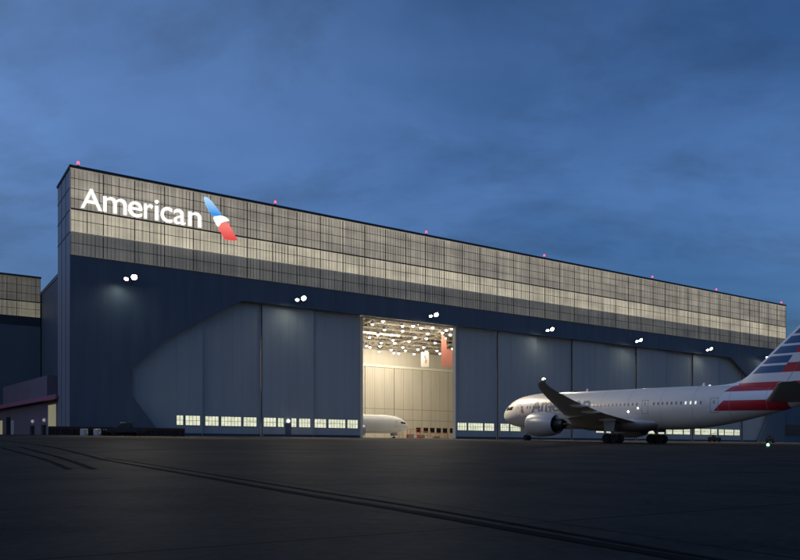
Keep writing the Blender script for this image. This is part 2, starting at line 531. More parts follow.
def glyph_mesh(ch, bold=.0):
    cu = bpy.data.curves.new('glyph', 'FONT'); cu.body = ch; cu.offset = bold
    cu.resolution_u = 6
    o = bpy.data.objects.new('glyph', cu); COL.objects.link(o)
    dg = bpy.context.evaluated_depsgraph_get(); dg.update()
    me = bpy.data.meshes.new_from_object(o.evaluated_get(dg))
    bpy.data.objects.remove(o); bpy.data.curves.remove(cu)
    bm = bmesh.new(); bm.from_mesh(me); bpy.data.meshes.remove(me)
    bmesh.ops.remove_doubles(bm, verts=bm.verts, dist=1e-5)
    return bm

WORD = [('A', s_at(80.2), s_at(101.3), 0, 2.86), ('m', s_at(102.6), s_at(126.0), 0, 2.2), ('e', s_at(127.6), s_at(141.6), -.05, 2.22),
        ('r', s_at(143.6), s_at(152.4), 0, 2.2), ('i', s_at(154.0), s_at(157.9), 0, 3.0), ('c', s_at(160.0), s_at(171.6), -.05, 2.22),
        ('a', s_at(173.0), s_at(184.6), -.05, 2.22), ('n', s_at(187.6), s_at(200.4), 0, 2.2)]
def fit(bm, x0, x1, z0, z1):
    xs = [v.co.x for v in bm.verts]; ys = [v.co.y for v in bm.verts]
    a, b, c, d = min(xs), max(xs), min(ys), max(ys)
    for v in bm.verts:
        v.co = Vector((x0+(v.co.x-a)/(b-a)*(x1-x0), 0, z0+(v.co.y-c)/(d-c)*(z1-z0)))
HB = .10
for ch, x0, x1, z0, z1 in WORD:
    bm = glyph_mesh(ch, .002)
    fit(bm, x0-1.2, x1-1.2, z0+HB, z1+HB)
    r = bmesh.ops.extrude_face_region(bm, geom=bm.faces[:])
    for g in r['geom']:
        if isinstance(g, bmesh.types.BMVert): g.co.y -= .22
    bmesh.ops.recalc_face_normals(bm, faces=bm.faces)
    me = bpy.data.meshes.new('letter'); bm.to_mesh(me); bm.free()
    me.materials.append(M['sign_white'])
    o = bpy.data.objects.new('letter', me); COL.objects.link(o); o.parent = sg; o['label'] = 'letter %s' % ch
def on_front(px, py):
    s = s_at(px); Z = P0.y + D2.y*s
    return (s-1.2, EYE+(450-py)/F*Z-BASE-32)
def smooth_poly(pts, n=6):
    out = []; N = len(pts)
    P = [Vector(p) for p in pts]
    for i in range(N):
        a, b, c, d = P[i-1], P[i], P[(i+1) % N], P[(i+2) % N]
        for q in range(n):
            u = q/n
            v = .5*((2*b)+(-a+c)*u+(2*a-5*b+4*c-d)*u*u+(-a+3*b-3*c+d)*u**3)
            out.append((v.x, v.y))
    return out
blue = [(203.2,198.4),(206,198.2),(211,202.5),(216,209),(220,214),(218,216.5),(213,216.3),(208.5,212),(205,205)]
white = [(212.8,218),(215.5,216.9),(220.5,216.3),(225.5,218.5),(228,221.3),(224.5,222),(220.5,223.5),(217.5,227),(214.5,223)]
red = [(217.7,228.2),(219.5,225),(223.5,222.9),(227,224),(230.5,229.5),(233.5,235.5),(235.6,240.6),(229,240.6),(223.8,239.2),(220.5,234)]
for pts, m in ((blue, emblem_mat('emblem_blue', (.02,.30,.80), (.55,.82,1), 2, 2.4, 4.9, .85)),
               (white, M['sign_white']),
               (red, emblem_mat('emblem_red', (.72,.03,.03), (.95,.22,.17), 2, -1.4, 1.1, .95))):
    MB().prism(smooth_poly([on_front(*p) for p in pts], 5), 'y', -.2, 0).build('emblem_piece', m, sg)

# ------------------------------------------------------------------ floodlights on the header
FS = [s_at(x) for x in (135, 302, 433, 548, 636, 706, 765)]
flood_where = ['leftmost, over the blank wall left of the doors', 'second from the left, over the closed left doors',
               'just above the open doorway', 'above the nose of the parked airliner',
               'above the middle of the airliner fuselage', 'above the rear of the airliner fuselage',
               'rightmost, beside the leading edge of the striped fin']
def spot(name, parent, loc, target, energy, col, size, blend=.8, rad=.3):
    L = bpy.data.lights.new(name, 'SPOT'); L.energy = energy; L.color = col
    L.spot_size = math.radians(size); L.spot_blend = blend; L.shadow_soft_size = rad
    o = bpy.data.objects.new(name, L); COL.objects.link(o); o.parent = parent; o.location = loc
    o.rotation_euler = (Vector(target)-Vector(loc)).to_track_quat('-Z', 'Y').to_euler()
    return o
FLOOD_E = 30000
def make_flood():
    r = empty('floodlight', (0,0,0), YAW)
    MB().bar((0,-.02,.5),(0,-1.5,.35),.12).bar((0,-.02,-.4),(0,-1.3,.3),.08).build('arm', M['dark_trim'], r)
    mb = MB(); mb.lathe([(-.35,.12),(-.3,.36),(.1,.45),(.12,.43)], (0,-1.7,.35), (-.1,-.75,-.65), 20, 0, True, False)
    mb.build('housing', M['dark_trim'], r, True)
    mb = MB(); mb.lathe([(.02,.40),(.14,.38),(.24,.24),(.28,.02)], (0,-1.7,.35), (-.1,-.75,-.65), 20, 0, True, True)
    mb.build('lens', M['flood_glow'], r, True)
    mb = MB(); mb.lathe([(-.3,.1),(-.2,.3),(.1,.36)], (-1.05,-1.5,.0), (-.35,-.5,-.8), 16, 0, True, False)
    mb.bar((0,-1.3,.3),(-1.0,-1.4,.12),.08)
    mb.build('side_housing', M['dark_trim'], r, True)
    mb = MB(); mb.lathe([(.06,.28),(.09,.22),(.11,.02)], (-1.05,-1.5,.0), (-.35,-.5,-.8), 16, 0, True, True)
    mb.build('side_lens', M['flood_glow'], r, True)
    spot('flood_beam', r, (0,-2.1,.1), (0,-14,-24), FLOOD_E, (1,.84,.62), 72, 1.0)
    spot('wall_beam', r, (-1.7,-1.7,-.4), (-3,-2.3,-14), 210, (.9,1,.84), 165, 1.0)
    spot('apron_beam', r, (0,-2.15,.1), (0,-46,-24), 21000, (1,.85,.64), 104, 1.0)
    return r
proto = None
for i, s in enumerate(FS):
    if proto is None: o = proto = make_flood()
    else: o = copy_tree(proto)
    o.location = hangar_pt(s-.55, 0, 22.6)
    tag(o, 'twin floodlight on the hangar header, ' + flood_where[i], 'floodlight', 'floodlights along the hangar header')

# ------------------------------------------------------------------ red obstruction lights on the coping
RS = [s_at(x)-.0 for x in (78, 275, 426, 544, 652, 716, 781)]
rw = ['above the first letter of the wall sign', 'just right of the sign emblem', 'above the open doorway, third from the left',
      'fourth from the left, above the airliner nose', 'fifth from the left, above the airliner fuselage',
      'second from the right end of the roof', 'at the far right end of the roof']
proto_r = None
for i, s in enumerate(RS):
    if proto_r is None:
        r = proto_r = empty('obstruction_light', (0,0,0), YAW)
        MB().tube((0,0,0),(0,0,.35),.07).box(-.2,.2,-.2,.2,0,.06).build('post', M['dark_trim'], r)
        mb = MB(); mb.lathe([(.3,.12),(.38,.19),(.6,.19),(.72,.1),(.75,.01)], (0,0,0), (0,0,1), 16, 0, True, True)
        mb.build('lens', M['red_glow'], r, True)
    else: r = copy_tree(proto_r)
    r.location = hangar_pt(s, -.1, HT)
    tag(r, 'small red warning light on the roof edge, ' + rw[i], 'warning light', 'red warning lights along the hangar roof')

# ------------------------------------------------------------------ lamps inside the hangar
dots = [(130,98),(172,86),(178,120),(250,105),(250,125),(292,105),(313,95),(325,113),(350,135),(345,155),(390,103),(425,122),
        (118,150),(165,172),(160,186),(212,162),(219,173),(120,190),(157,206),(205,200),(216,212),(251,190),(262,203),(276,166),
        (296,217),(312,198),(380,173),(421,154),(388,204),(399,215),(450,196),(106,184),
        (205,140),(300,150),(370,112),(410,132),(441,140),(335,190),(235,214),(345,206),(447,116),(152,140)]
proto_l = None
for i, (a, b) in enumerate(dots):
    px, py = 340+a/4, 300+b/4
    Z = 26.0*F/(450-py)
    p = ray_pt(px, py, Z)
    if proto_l is None:
        o = proto_l = empty('ceiling_lamp', p)
        mb = MB(); mb.lathe([(.9,.05),(.75,.1),(.4,.36),(.1,.45),(.12,.41),(.4,.32)], (0,0,0), (0,0,1), 16)
        mb.tube((0,0,.9),(0,0,2.6),.03,n=6)
        mb.build('reflector', M['steel'], o, True)
        mb = MB(); mb.lathe([(.3,.28),(.0,.30),(-.14,.22),(-.22,.02)], (0,0,0), (0,0,1), 16, 0, True, True)
        mb.build('bulb', M['lamp_glow'], o, True)
        L = bpy.data.lights.new('lamp_light', 'POINT'); L.energy = 700; L.color = (1,.915,.74); L.shadow_soft_size = .45
        lo = bpy.data.objects.new('lamp_light', L); COL.objects.link(lo); lo.parent = o; lo.location = (0,0,-.9)
    else:
        o = copy_tree(proto_l); o.location = p
    tag(o, 'round glowing high bay lamp hanging among the roof trusses seen through the open hangar doorway', 'lamp', 'ceiling lamps inside the hangar')

# banners hanging inside
def banner_poly(name, pts, Z, m, thick=.12):
    q = [ray_pt(x, y, Z) for x, y in pts]
    o0 = q[0].copy()
    mb = MB(); n = len(q); off = Vector((0,thick,0))
    mb.add([p-o0 for p in q]+[p-o0+off for p in q], [tuple(range(n)), tuple(range(2*n-1,n-1,-1))]+[(i,i+n,(i+1)%n+n,(i+1)%n) for i in range(n)])
    return mb.build(name, m, None, False, o0)
b = banner_poly('hanging_banner', [(441.3,333.5),(444,336),(446.2,339.5),(447,349),(452.8,350.3),(452.2,366.8),(441.3,366.5)], 160, M['salmon'])
tag(b, 'stepped salmon red banner hanging at the right of the open doorway inside the hangar', 'banner')
b = empty('hanging_flag', ray_pt(425, 352, 196))
tag(b, 'white vertical flag with small red and blue marks hanging inside the hangar', 'flag')
mb = MB(); w = 8/F*196/2; hh = 15/F*196
mb.box(-w, w, 0, .08, -hh, 0); mb.build('cloth', M['white_cloth'], b)
mb = MB(); mb.prism([(-.1*w,-.72*hh),(.35*w,-.78*hh),(.55*w,-.52*hh),(.1*w,-.5*hh)], 'y', -.02, -.002); mb.build('red_mark', M['red_paint'], b)
mb = MB(); mb.prism([(-.05*w,-.48*hh),(.3*w,-.48*hh),(.1*w,-.25*hh),(-.3*w,-.2*hh)], 'y', -.02, -.002); mb.build('blue_mark', M['blue_cloth'], b)

# ------------------------------------------------------------------ airliner
def stripes_mat(name, fin):
    """silver paint carrying the striped tail livery, in the airliner's own metres (x = minus distance from the nose)"""
    m = mat(name, (.55,.57,.6), .42, .05)
    t = NT(m); b = t.n['Principled BSDF']
    sep = t.new('ShaderNodeSeparateXYZ'); t.l.new(t.coords('Object'), sep.inputs[0])
    D = t.math('MULTIPLY', sep.outputs[0], -1.0); z = sep.outputs[2]
    def between(x, lo, hi): 
        return t.math('MULTIPLY', t.math('GREATER_THAN', x, lo), t.math('LESS_THAN', x, hi))
    silver = (.64,.62,.575,1); white = (.68,.70,.74,1); redc = (.42,.015,.03,1); bluec = (.02,.085,.23,1)
    if fin:
        q = t.math('DIVIDE', t.math('SUBTRACT', z, 9.1), 1.14)
        fr = t.math('FRACT', q)
        above = t.math('GREATER_THAN', z, 9.05)
        isblue = t.math('MULTIPLY', t.math('LESS_THAN', fr, .77), above)
        odd = t.math('FRACT', t.math('MULTIPLY', t.math('FLOOR', q), .5))
        isred = t.math('MULTIPLY', t.math('LESS_THAN', odd, .25), above)
        bound = t.math('MULTIPLY_ADD', t.math('SUBTRACT', z, 9.5), .69, 50.35)
        aft = t.math('GREATER_THAN', D, bound)
        le = t.math('MULTIPLY_ADD', t.math('SUBTRACT', z, 8.1), 1.115, 45.25)
        notle = t.math('GREATER_THAN', D, le)
        cb = t.mix(isblue, white, bluec); cr = t.mix(isred, white, redc)
        c = t.mix(aft, cb, cr)
        c = t.mix(notle, white, c)
        low = t.math('MULTIPLY', between(z, 6.9, 8.0), t.math('GREATER_THAN', D, t.math('ADD', z, 36.6)))
        c = t.mix(low, c, redc)
    else:
        s1 = t.math('MULTIPLY', between(z, 6.9, 8.0), t.math('GREATER_THAN', D, t.math('ADD', z, 36.6)))
        s2 = t.math('MULTIPLY', between(z, 4.45, 5.75), t.math('MULTIPLY', t.math('GREATER_THAN', D, t.math('ADD', z, 38.0)), t.math('LESS_THAN', D, 51.4)))
        w = t.math('GREATER_THAN', D, t.math('ADD', z, 37.0))
        c = t.mix(t.math('MULTIPLY', w, t.math('GREATER_THAN', z, 4.45)), silver, white)
        c = t.mix(s1, c, redc); c = t.mix(s2, c, redc)
    n = t.noise(t.mapping(t.coords('Object'), (.5,.5,1.5)), 1.0, 5, .6)
    c = t.mix(t.math('MULTIPLY', n, .18), c, (.4,.41,.42,1), 'MULTIPLY')
    t.l.new(c, b.inputs['Base Color'])
    b.inputs['Coat Weight'].default_value = .3; b.inputs['Coat Roughness'].default_value = .15
    return m
M['ac_body'] = stripes_mat('airliner_paint', False)
M['ac_fin'] = stripes_mat('airliner_fin_paint', True)
M['ac_wing'] = varied('wing_grey', (.66,.63,.58), (.74,.71,.66), (.3,.3,.3), 1.0, .45, .1)
M['ac_stab'] = varied('stabiliser_grey', (.45,.44,.43), (.52,.51,.5), (.3,.3,.3), 1.0, .45, .1)
M['ac_nac'] = varied('nacelle_grey', (.34,.345,.36), (.40,.405,.42), (.4,.4,.4), 1.0, .35, .2)
M['ac_hot'] = mat('exhaust_metal', (.06,.055,.05), .4, .7)
M['ac_line'] = mat('panel_line', (.30,.30,.30), .4)
M['ac_text'] = mat('lettering_grey', (.17,.18,.2), .4)
M['ac_win'] = mat('cabin_window', (.15,.155,.16), .25)
M['ac_white'] = varied('white_paint', (.74,.73,.70), (.8,.79,.76), (.3,.3,.3), 1.0, .35)

ST = [(0,.04,.04,4.25),(.15,.50,.48,4.26),(.5,.95,.92,4.32),(1.0,1.32,1.30,4.40),(1.8,1.74,1.78,4.52),(3.0,2.17,2.26,4.70),(4.5,2.50,2.60,4.86),
      (6.5,2.72,2.82,4.95),(9,2.86,2.96,5.0),(12,2.88,2.97,5.0),(35,2.88,2.97,5.0),(38,2.83,2.90,5.05),(41,2.66,2.70,5.17),(44,2.36,2.40,5.38),
      (47,1.96,2.0,5.63),(50,1.5,1.54,5.90),(53,.98,1.02,6.18),(55.2,.58,.62,6.40),(56.5,.3,.33,6.52),(56.9,.12,.12,6.55)]
def fus(D):
    D = max(0, min(56.9, D))
    for i in range(len(ST)-1):
        if ST[i][0] <= D <= ST[i+1][0]:
            a = ST[max(0,i-1)]; b = ST[i]; c = ST[i+1]; d = ST[min(len(ST)-1,i+2)]
            h = c[0]-b[0]; u = (D-b[0])/h
            out = []
            for k in (1,2,3):
                m0 = (c[k]-a[k])/(c[0]-a[0])*h if i > 0 else (c[k]-b[k])
                m1 = (d[k]-b[k])/(d[0]-b[0])*h if i < len(ST)-2 else (c[k]-b[k])
                out.append((2*u**3-3*u*u+1)*b[k]+(u**3-2*u*u+u)*m0+(-2*u**3+3*u*u)*c[k]+(u**3-u*u)*m1)
            return out
    return list(ST[-1][1:])
def skin(D, z, side, off=.0):
    hw, hh, zc = fus(D)
    q = max(-.999, min(.999, (z-zc)/hh))
    return Vector((-D, side*(hw*math.sqrt(1-q*q)+off), z))
def patch(mb, D0, D1, z0, z1, side, off=.012, nd=6, nz=6, mi=0, shear=0.0):
    g = []
    for i in range(nd+1):
        for j in range(nz+1):
            z = z0+(z1-z0)*j/nz
            g.append(skin(D0+(D1-D0)*i/nd+shear*(z-z0), z, side, off))
    fs = [(i*(nz+1)+j, (i+1)*(nz+1)+j, (i+1)*(nz+1)+j+1, i*(nz+1)+j+1) for i in range(nd) for j in range(nz)]
    mb.add(g, fs, mi)
def aerofoil(x0, chord, y, z, t, vertical=False, n=10):
    """closed section; x0 = leading-edge distance from the nose"""
    up = []; lo = []
    for i in range(n+1):
        u = .5*(1-math.cos(math.pi*i/n))
        h = 5*t*(.2969*math.sqrt(u)-.126*u-.3516*u*u+.2843*u**3-.1015*u**4)*chord
        up.append((u, h)); lo.append((u, -h*(.75 if not vertical else 1)))
    pts = up + lo[-2:0:-1]
    if vertical: return [Vector((-(x0+u*chord), h, z)) for u, h in pts]
    return [Vector((-(x0+u*chord), y, z+h)) for u, h in pts]

WING = [(0,16.2,14.3,2.75,.11),(2.6,17.9,12.6,3.0,.11),(6,20.5,9.9,3.55,.105),(9.7,23.2,7.7,4.05,.10),(15,27.1,5.5,4.8,.095),(20,30.8,4.0,5.4,.09),
        (25,34.5,2.6,6.1,.085),(27.5,36.4,1.9,6.5,.08),(29,37.8,1.3,6.85,.08),(29.7,38.9,.8,7.08,.08),(30.06,39.9,.3,7.2,.08)]
def wing_at(y):
    for i in range(len(WING)-1):
        a, b = WING[i], WING[i+1]
        if a[0] <= y <= b[0]:
            u = (y-a[0])/(b[0]-a[0])
            return [a[k]+(b[k]-a[k])*u for k in range(1,5)]

def wheel(mb, x, y, r, w):
    mb.lathe([(-w/2,.3*r),(-w/2,.78*r),(-w*.42,.95*r),(-w*.2,r),(w*.2,r),(w*.42,.95*r),(w/2,.78*r),(w/2,.3*r)], (x,y,r), (0,1,0), 20, 0, True, True)

def airliner(plain=False):
    body = M['ac_white'] if plain else M['ac_body']
    wo = 6.0 if plain else 0.0
    A = empty('airliner', (0,0,0))
    NS = 48; rings = []
    Ds = [0,.05,.12,.25,.45,.7,1,1.4,1.8,2.3,3,3.7,4.5,5.5,6.5,7.7,9,10.5,12,16,20,25,30,35]+[36+i*.9 for i in range(23)]+[56.5,56.8,56.9]
    Ds = sorted(set(Ds))
    for D in Ds:
        hw, hh, zc = fus(D)
        rings.append([Vector((-D, hw*math.cos(2*math.pi*i/NS), zc+hh*math.sin(2*math.pi*i/NS))) for i in range(NS)])
    MB().loft(rings).build('fuselage', body, A, True)
    # belly fairing
    rg = []
    for D, s in ((15,.05),(17,.55),(20,.9),(25,1),(30,.95),(33,.6),(35.5,.06)):
        rg.append([Vector((-D, 3.05*s**.5*math.cos(2*math.pi*i/28), 3.0+(1.35*s)*math.sin(2*math.pi*i/28))) for i in range(28)])
    MB().loft(rg).build('belly_fairing', M['ac_white'] if plain else M['ac_nac'], A, True)
    # cockpit windows
    for side in (1,-1):
        mb = MB(); patch(mb, 1.75, 2.95, 5.18, 5.72, side, .012, 8, 6, 0, .85); mb.build('cockpit_window', M['dark_glass'], A, True)
        mb = MB(); patch(mb, 3.1, 4.1, 5.20, 5.80, side, .012, 8, 6, 0, .5); mb.build('cockpit_window', M['dark_glass'], A, True)
    # doors
    for side in (1,-1):
        for D in ((5.7,) if plain else (5.4, 15.6, 31.5, 42.0)):
            mb = MB(); z0, z1, w = 4.2, 6.15, 1.1
            for (a, b, c, d) in ((D, D+.07, z0, z1), (D+w-.07, D+w, z0, z1), (D+.07, D+w-.07, z0, z0+.07), (D+.07, D+w-.07, z1-.07, z1)):
                patch(mb, a, b, c, d, side, .008, 2, 8)
            patch(mb, D+.42, D+.68, 5.35, 5.8, side, .008, 2, 4)
            mb.build('door', M['ac_line'], A, True)
    if not plain:
        for D in (9.0, 13.6, 19.5, 24.0, 29.0, 34.5, 39.5, 44.5, 49.0):
            mb = MB(); g = []
            for d in (D, D+.035):
                hw, hh, zc = fus(d)
                g += [Vector((-d, (hw+.006)*math.cos(2*math.pi*i/48), zc+(hh+.006)*math.sin(2*math.pi*i/48))) for i in range(48)]
            mb.add(g, [(i, (i+1)%48, 48+(i+1)%48, 48+i) for i in range(48)]); mb.build('panel_joint', M['ac_line'], A, True)
    # cabin windows: two master meshes, copied along the constant section
    if not plain:
        for side in (1,-1):
            masters = []
            for m in (M['ac_win'], M['cabin_glow']):
                mb = MB(); patch(mb, 12.0, 12.24, 5.38, 5.78, side, .008, 2, 6)
                masters.append((mb.v, mb.f, m))
            meshes = []
            for v, f, m in masters:
                me = bpy.data.meshes.new('cabin_window'); me.from_pydata(v, [], f); me.materials.append(m); meshes.append(me)
            D = 8.2; i = 0
            while D < 41.0:
                skip = (14.9 < D < 16.9) or (30.8 < D < 32.8)
                if not skip:
                    hw = fus(D)[0]
                    lit = D > 37.6 and (i % 4 != 1)
                    o = bpy.data.objects.new('cabin_window', meshes[1 if lit else 0]); COL.objects.link(o); o.parent = A
                    q0 = skin(12.15, 5.59, side); q1 = skin(D+.15, 5.59, side)
                    o.location = (12.0-D, q1.y-q0.y+side*.004, 0)
                D += .72; i += 1
    # lettering and small emblem on the port and starboard sides
    if not plain:
        x_off = WORD[0][1]; sc_x = 12.6/(WORD[-1][2]-WORD[0][1]); sc_z = 2.15/2.86
        for side in (1,-1):
            lt = None
            for ch, x0, x1, z0, z1 in WORD:
                bm = glyph_mesh(ch, .012)
                a, b = (x0-x_off)*sc_x, (x1-x_off)*sc_x
                fit(bm, a, b, z0*sc_z, z1*sc_z)
                for k in range(1, 16):
                    zz = -.1+2.4*k/16
                    bmesh.ops.bisect_plane(bm, geom=bm.verts[:]+bm.edges[:]+bm.faces[:], plane_co=(0,0,zz), plane_no=(0,0,1))
                bmesh.ops.triangulate(bm, faces=bm.faces[:])
                for v in bm.verts:
                    D = 9.4+v.co.x if side > 0 else 9.4+12.6-v.co.x
                    v.co = skin(D, 4.72+v.co.z, side, .016)
                me = bpy.data.meshes.new('fuselage_letter'); bm.to_mesh(me); bm.free(); me.materials.append(M['ac_text'])
                o = bpy.data.objects.new('fuselage_letter', me); COL.objects.link(o); o.parent = A
            for (d0, d1, z0, z1, m, sh) in ((6.9, 7.5, 4.65, 5.25, M['red_paint'], -.35), (6.75, 7.3, 5.3, 5.85, M['blue_cloth'], -.35)):
                mb = MB(); patch(mb, d0, d1, z0, z1, side, .014, 4, 6, 0, sh); mb.build('fuselage_emblem', m, A, True)
    # wings with flap fairings and nacelles
    for side in (1,-1):
        rg = [aerofoil(le+wo, ch, side*y, z, t) for y, le, ch, z, t in WING]
        wg = MB().loft(rg).build('wing', M['ac_wing'], A, True)
        for y in (6.3, 12.6, 17.4):
            le, ch, z, t = wing_at(y); le += wo
            mb = MB()
            mb.lathe([(0,.02),(.5,.18),(1.4,.27),(2.4,.22),(3.0,.12),(3.5,.02)], (-(le+ch*.6), side*y, z-.2), (-1,0,-.03), 16)
            mb.build('flap_fairing', M['ac_wing'], wg, True)
        # wing tip light
        mb = MB(); mb.lathe([(0,.02),(.08,.13),(.22,.17),(.36,.13),(.44,.02)], (-39.3, side*29.75, 7.25), (-1,0,0), 12)
        if not plain: mb.build('tip_light', M['white_glow'], wg, True)
        # nacelle
        cx, cy, cz = 16.8+wo, side*9.75, 2.62
        nac = MB().lathe([(.5,1.30),(.15,1.36),(0,1.46),(.05,1.58),(.4,1.72),(1.4,1.84),(2.8,1.84),(4.2,1.70),(5.3,1.44),(5.32,1.37),(4.4,1.42),(3.4,1.42)], (-cx, cy, cz), (-1,0,0), 40)
        ne = nac.build('engine', M['ac_nac'], A, True)
        MB().lathe([(.9,1.32),(.9,.4),(.45,.05)], (-cx, cy, cz), (-1,0,0), 32, 0, False, True).build('fan', M['ac_hot'], ne, True)
        MB().lathe([(3.4,1.40),(3.9,1.05),(5.3,.86),(6.6,.62),(6.62,.56),(5.6,.6)], (-cx, cy, cz), (-1,0,0), 32).build('core_nozzle', M['ac_hot'], ne, True)
        MB().lathe([(5.2,.58),(5.8,.5),(6.7,.34),(7.7,.03)], (-cx, cy, cz), (-1,0,0), 24, 0, True, True).build('exhaust_cone', M['ac_hot'], ne, True)
        le, ch, z, t = wing_at(9.7); le += wo
        MB().prism([(-(cx+1.2), cz+1.78), (-(cx+4), cz+1.9), (-(le+.2), z+.2), (-(le+4.5), z-.2), (-(cx+7.2), cz+.85), (-(cx+5.5), cz+.75), (-(cx+4.0), cz+1.2)], 'y', cy-.22, cy+.22).build('pylon', M['ac_nac'], A)
        # main gear truck
        g = MB(); gx = 28.3; gy = side*4.9
        g.bar((-gx+.3, gy, 3.4), (-gx, gy, .72), .34); g.bar((-gx-.73, gy, .66), (-gx+.73, gy, .66), .3)
        g.bar((-gx+.2, gy, 1.5), (-gx+.1, side*3.0, 3.0), .16); g.bar((-gx, gy, 1.2), (-gx+1.6, gy, 3.1), .14)
        gg = g.build('main_gear', M['steel'], A)
        for dx in (-.73, .73):
            for dy in (-.55, .55):
                mb = MB(); wheel(mb, -gx+dx, gy+dy, .68, .5); mb.build('wheel', M['rubber'], gg, True)
        mb = MB(); mb.prism([(-gx-.8,1.7),(-gx+.9,1.7),(-gx+1.1,3.3),(-gx-1.0,3.3)], 'y', gy+side*.75, gy+side*.83); mb.build('gear_door', M['ac_nac'], gg)
    # nose gear
    g = MB(); g.bar((-5.2,0,2.6),(-5.5,0,.5),.24); g.bar((-5.4,0,1.1),(-4.2,0,2.4),.12)
    g.bar((-5.5,-.45,.5),(-5.5,.45,.5),.14)
    gg = g.build('nose_gear', M['steel'], A)
    for dy in (-.36,.36):
        mb = MB(); wheel(mb, -5.5, dy, .5, .36); mb.build('wheel', M['rubber'], gg, True)
    for dy in (-.75,.75):
        mb = MB(); mb.box(-6.3,-4.6,dy-.03,dy+.03,1.3,2.5); mb.build('gear_door', M['ac_nac'], gg)
    # fin, rudder, stabilisers
    LEf = lambda z: 44.7+(z-8.1)*1.115
    chf = lambda z: 9.4+(3.0-9.4)*(z-7.6)/(16.7-7.6)
    fin_m = M['ac_white'] if plain else M['ac_fin']
    def fin_sec(z, f0, f1):
        c = chf(z); full = aerofoil(LEf(z), c, 0, z, .10, True, 14)
        return full
    zs = [6.4, 7.6, 9, 10.5, 12, 13.5, 15, 16.2, 16.7]
    rg = [fin_sec(z,0,1) for z in zs]
    MB().loft(rg).build('fin', fin_m, A, True)
    # dorsal fillet
    rg = []
    for D, zt, w in ((40.8,7.90,.05),(42.5,7.98,.16),(43.7,8.12,.22),(44.7,8.42,.26),(45.5,8.87,.28),(46.3,9.52,.28),(47.0,10.12,.28)):
        zb = fus(D)[2]+fus(D)[1]-.4
        rg.append([Vector((-D, -w, zb)), Vector((-D, -w*.25, zt-.12)), Vector((-D, 0, zt-.02)), Vector((-D, w*.25, zt-.12)), Vector((-D, w, zb))])
    MB().loft(rg).build('dorsal_fin', M['ac_white'] if plain else M['ac_fin'], A, True)
    # rudder hinge line
    mb = MB()
    for side in (1,-1):
        pts = []
        for z in zs[1:]:
            c = chf(z); u = .68
            h = 5*.10*(.2969*math.sqrt(u)-.126*u-.3516*u*u+.2843*u**3-.1015*u**4)*c
            pts.append((LEf(z)+u*c, side*(h+.012), z))
        vs = []
        for D, y, z in pts: vs += [(-D, y, z), (-D-.06, y, z)]
        mb.add(vs, [(2*i,2*i+1,2*i+3,2*i+2) for i in range(len(pts)-1)])
    mb.build('rudder_gap', M['ac_text'], A)
    for side in (1,-1):
        secs = [(0,48.0,7.0,5.55,.10),(1.5,48.9,6.4,5.65,.10),(5.5,52.0,4.2,6.4,.09),(9.2,54.7,2.3,7.1,.09),(9.8,55.6,1.4,7.22,.08)]
        MB().loft([aerofoil(le,ch,side*y,z,t) for y,le,ch,z,t in secs]).build('stabiliser', M['ac_stab'], A, True)
    # aerials and beacon on the crown
    for D in (10, 18.5, 39.0):
        mb = MB(); z = fus(D)[2]+fus(D)[1]
        mb.prism([(-D, z-.05), (-D-.5, z-.05), (-D-.45, z+.42), (-D-.25, z+.42)], 'y', -.03, .03); mb.build('aerial', M['ac_white'], A)
    mb = MB(); mb.lathe([(0,.16),(.12,.15),(.2,.02)], (-40.2,0,fus(40.2)[2]+fus(40.2)[1]-.02), (0,0,1), 12, 0, True, True); mb.build('beacon', M['cabin_glow'], A, True)
    if not plain:
        for side in (1,-1):
            for (D, z, r) in ((29.2, 4.55, .15), (30.9, 5.0, .12)):
                p = skin(D, z, side)
                mb = MB(); mb.lathe([(0,r),(.05,r*.8),(.09,.02)], p, (0,side,0), 12, 0, True, True); mb.build('side_light', M['white_glow'], A, True)
    return A

def place(o, nose_xy, head2, slope, z):
    X = Vector((head2.x, head2.y, slope)).normalized()
    Y = Vector((-head2.y, head2.x, 0)).normalized()
    Zv = X.cross(Y)
    Mx = Matrix((X, Y, Zv)).transposed()
    o.rotation_euler = Mx.to_euler()
    o.location = (nose_xy[0], nose_xy[1], z)
nose = Vector((18.8, 133.4))
A = airliner(False)
place(A, nose, N2, SLOPE, gz(nose.x, nose.y))
tag(A, 'grey wide body airliner with red, white and blue striped tail, nose to the hangar doors', 'airliner')
B = airliner(True)
B.name = 'airliner'
B.scale = (.66,)*3
pB = P0 + D2*72.0 + N2*21.5
place(B, (pB.x, pB.y), D2, 0, BASE+.10)
tag(B, 'white narrow body airliner parked inside the open hangar, only its nose showing', 'airliner')

# ------------------------------------------------------------------ gear on the hangar floor
def stand(s, k, w, hgt, m, label):
    r = empty('work_stand', hangar_pt(s, k, .1), YAW)
    mb = MB(); mb.box(0, w, 0, 1.4, hgt*.55, hgt*.55+.1); mb.build('platform', M['steel'], r)
    mb = MB()
    for x in (0.06, w-.06):
        for y in (.06, 1.34): mb.bar((x,y,.15),(x,y,hgt),.08)
    mb.bar((0,.06,hgt),(w,.06,hgt),.08); mb.bar((0,1.34,hgt),(w,1.34,hgt),.08); mb.bar((0,.06,hgt*.78),(w,.06,hgt*.78),.06)
    mb.bar((0.06,.06,.2),(w-.06,.06,hgt*.5),.06)
    mb.build('railing', m, r)
    for x in (.1, w-.1):
        for y in (.1, 1.3):
            mb = MB(); mb.lathe([(-.05,.14),(.05,.14)], (x,y,.14), (0,1,0), 12, 0, True, True); mb.build('castor', M['rubber'], r)
    tag(r, label, 'work stand', 'work stands on the hangar floor')
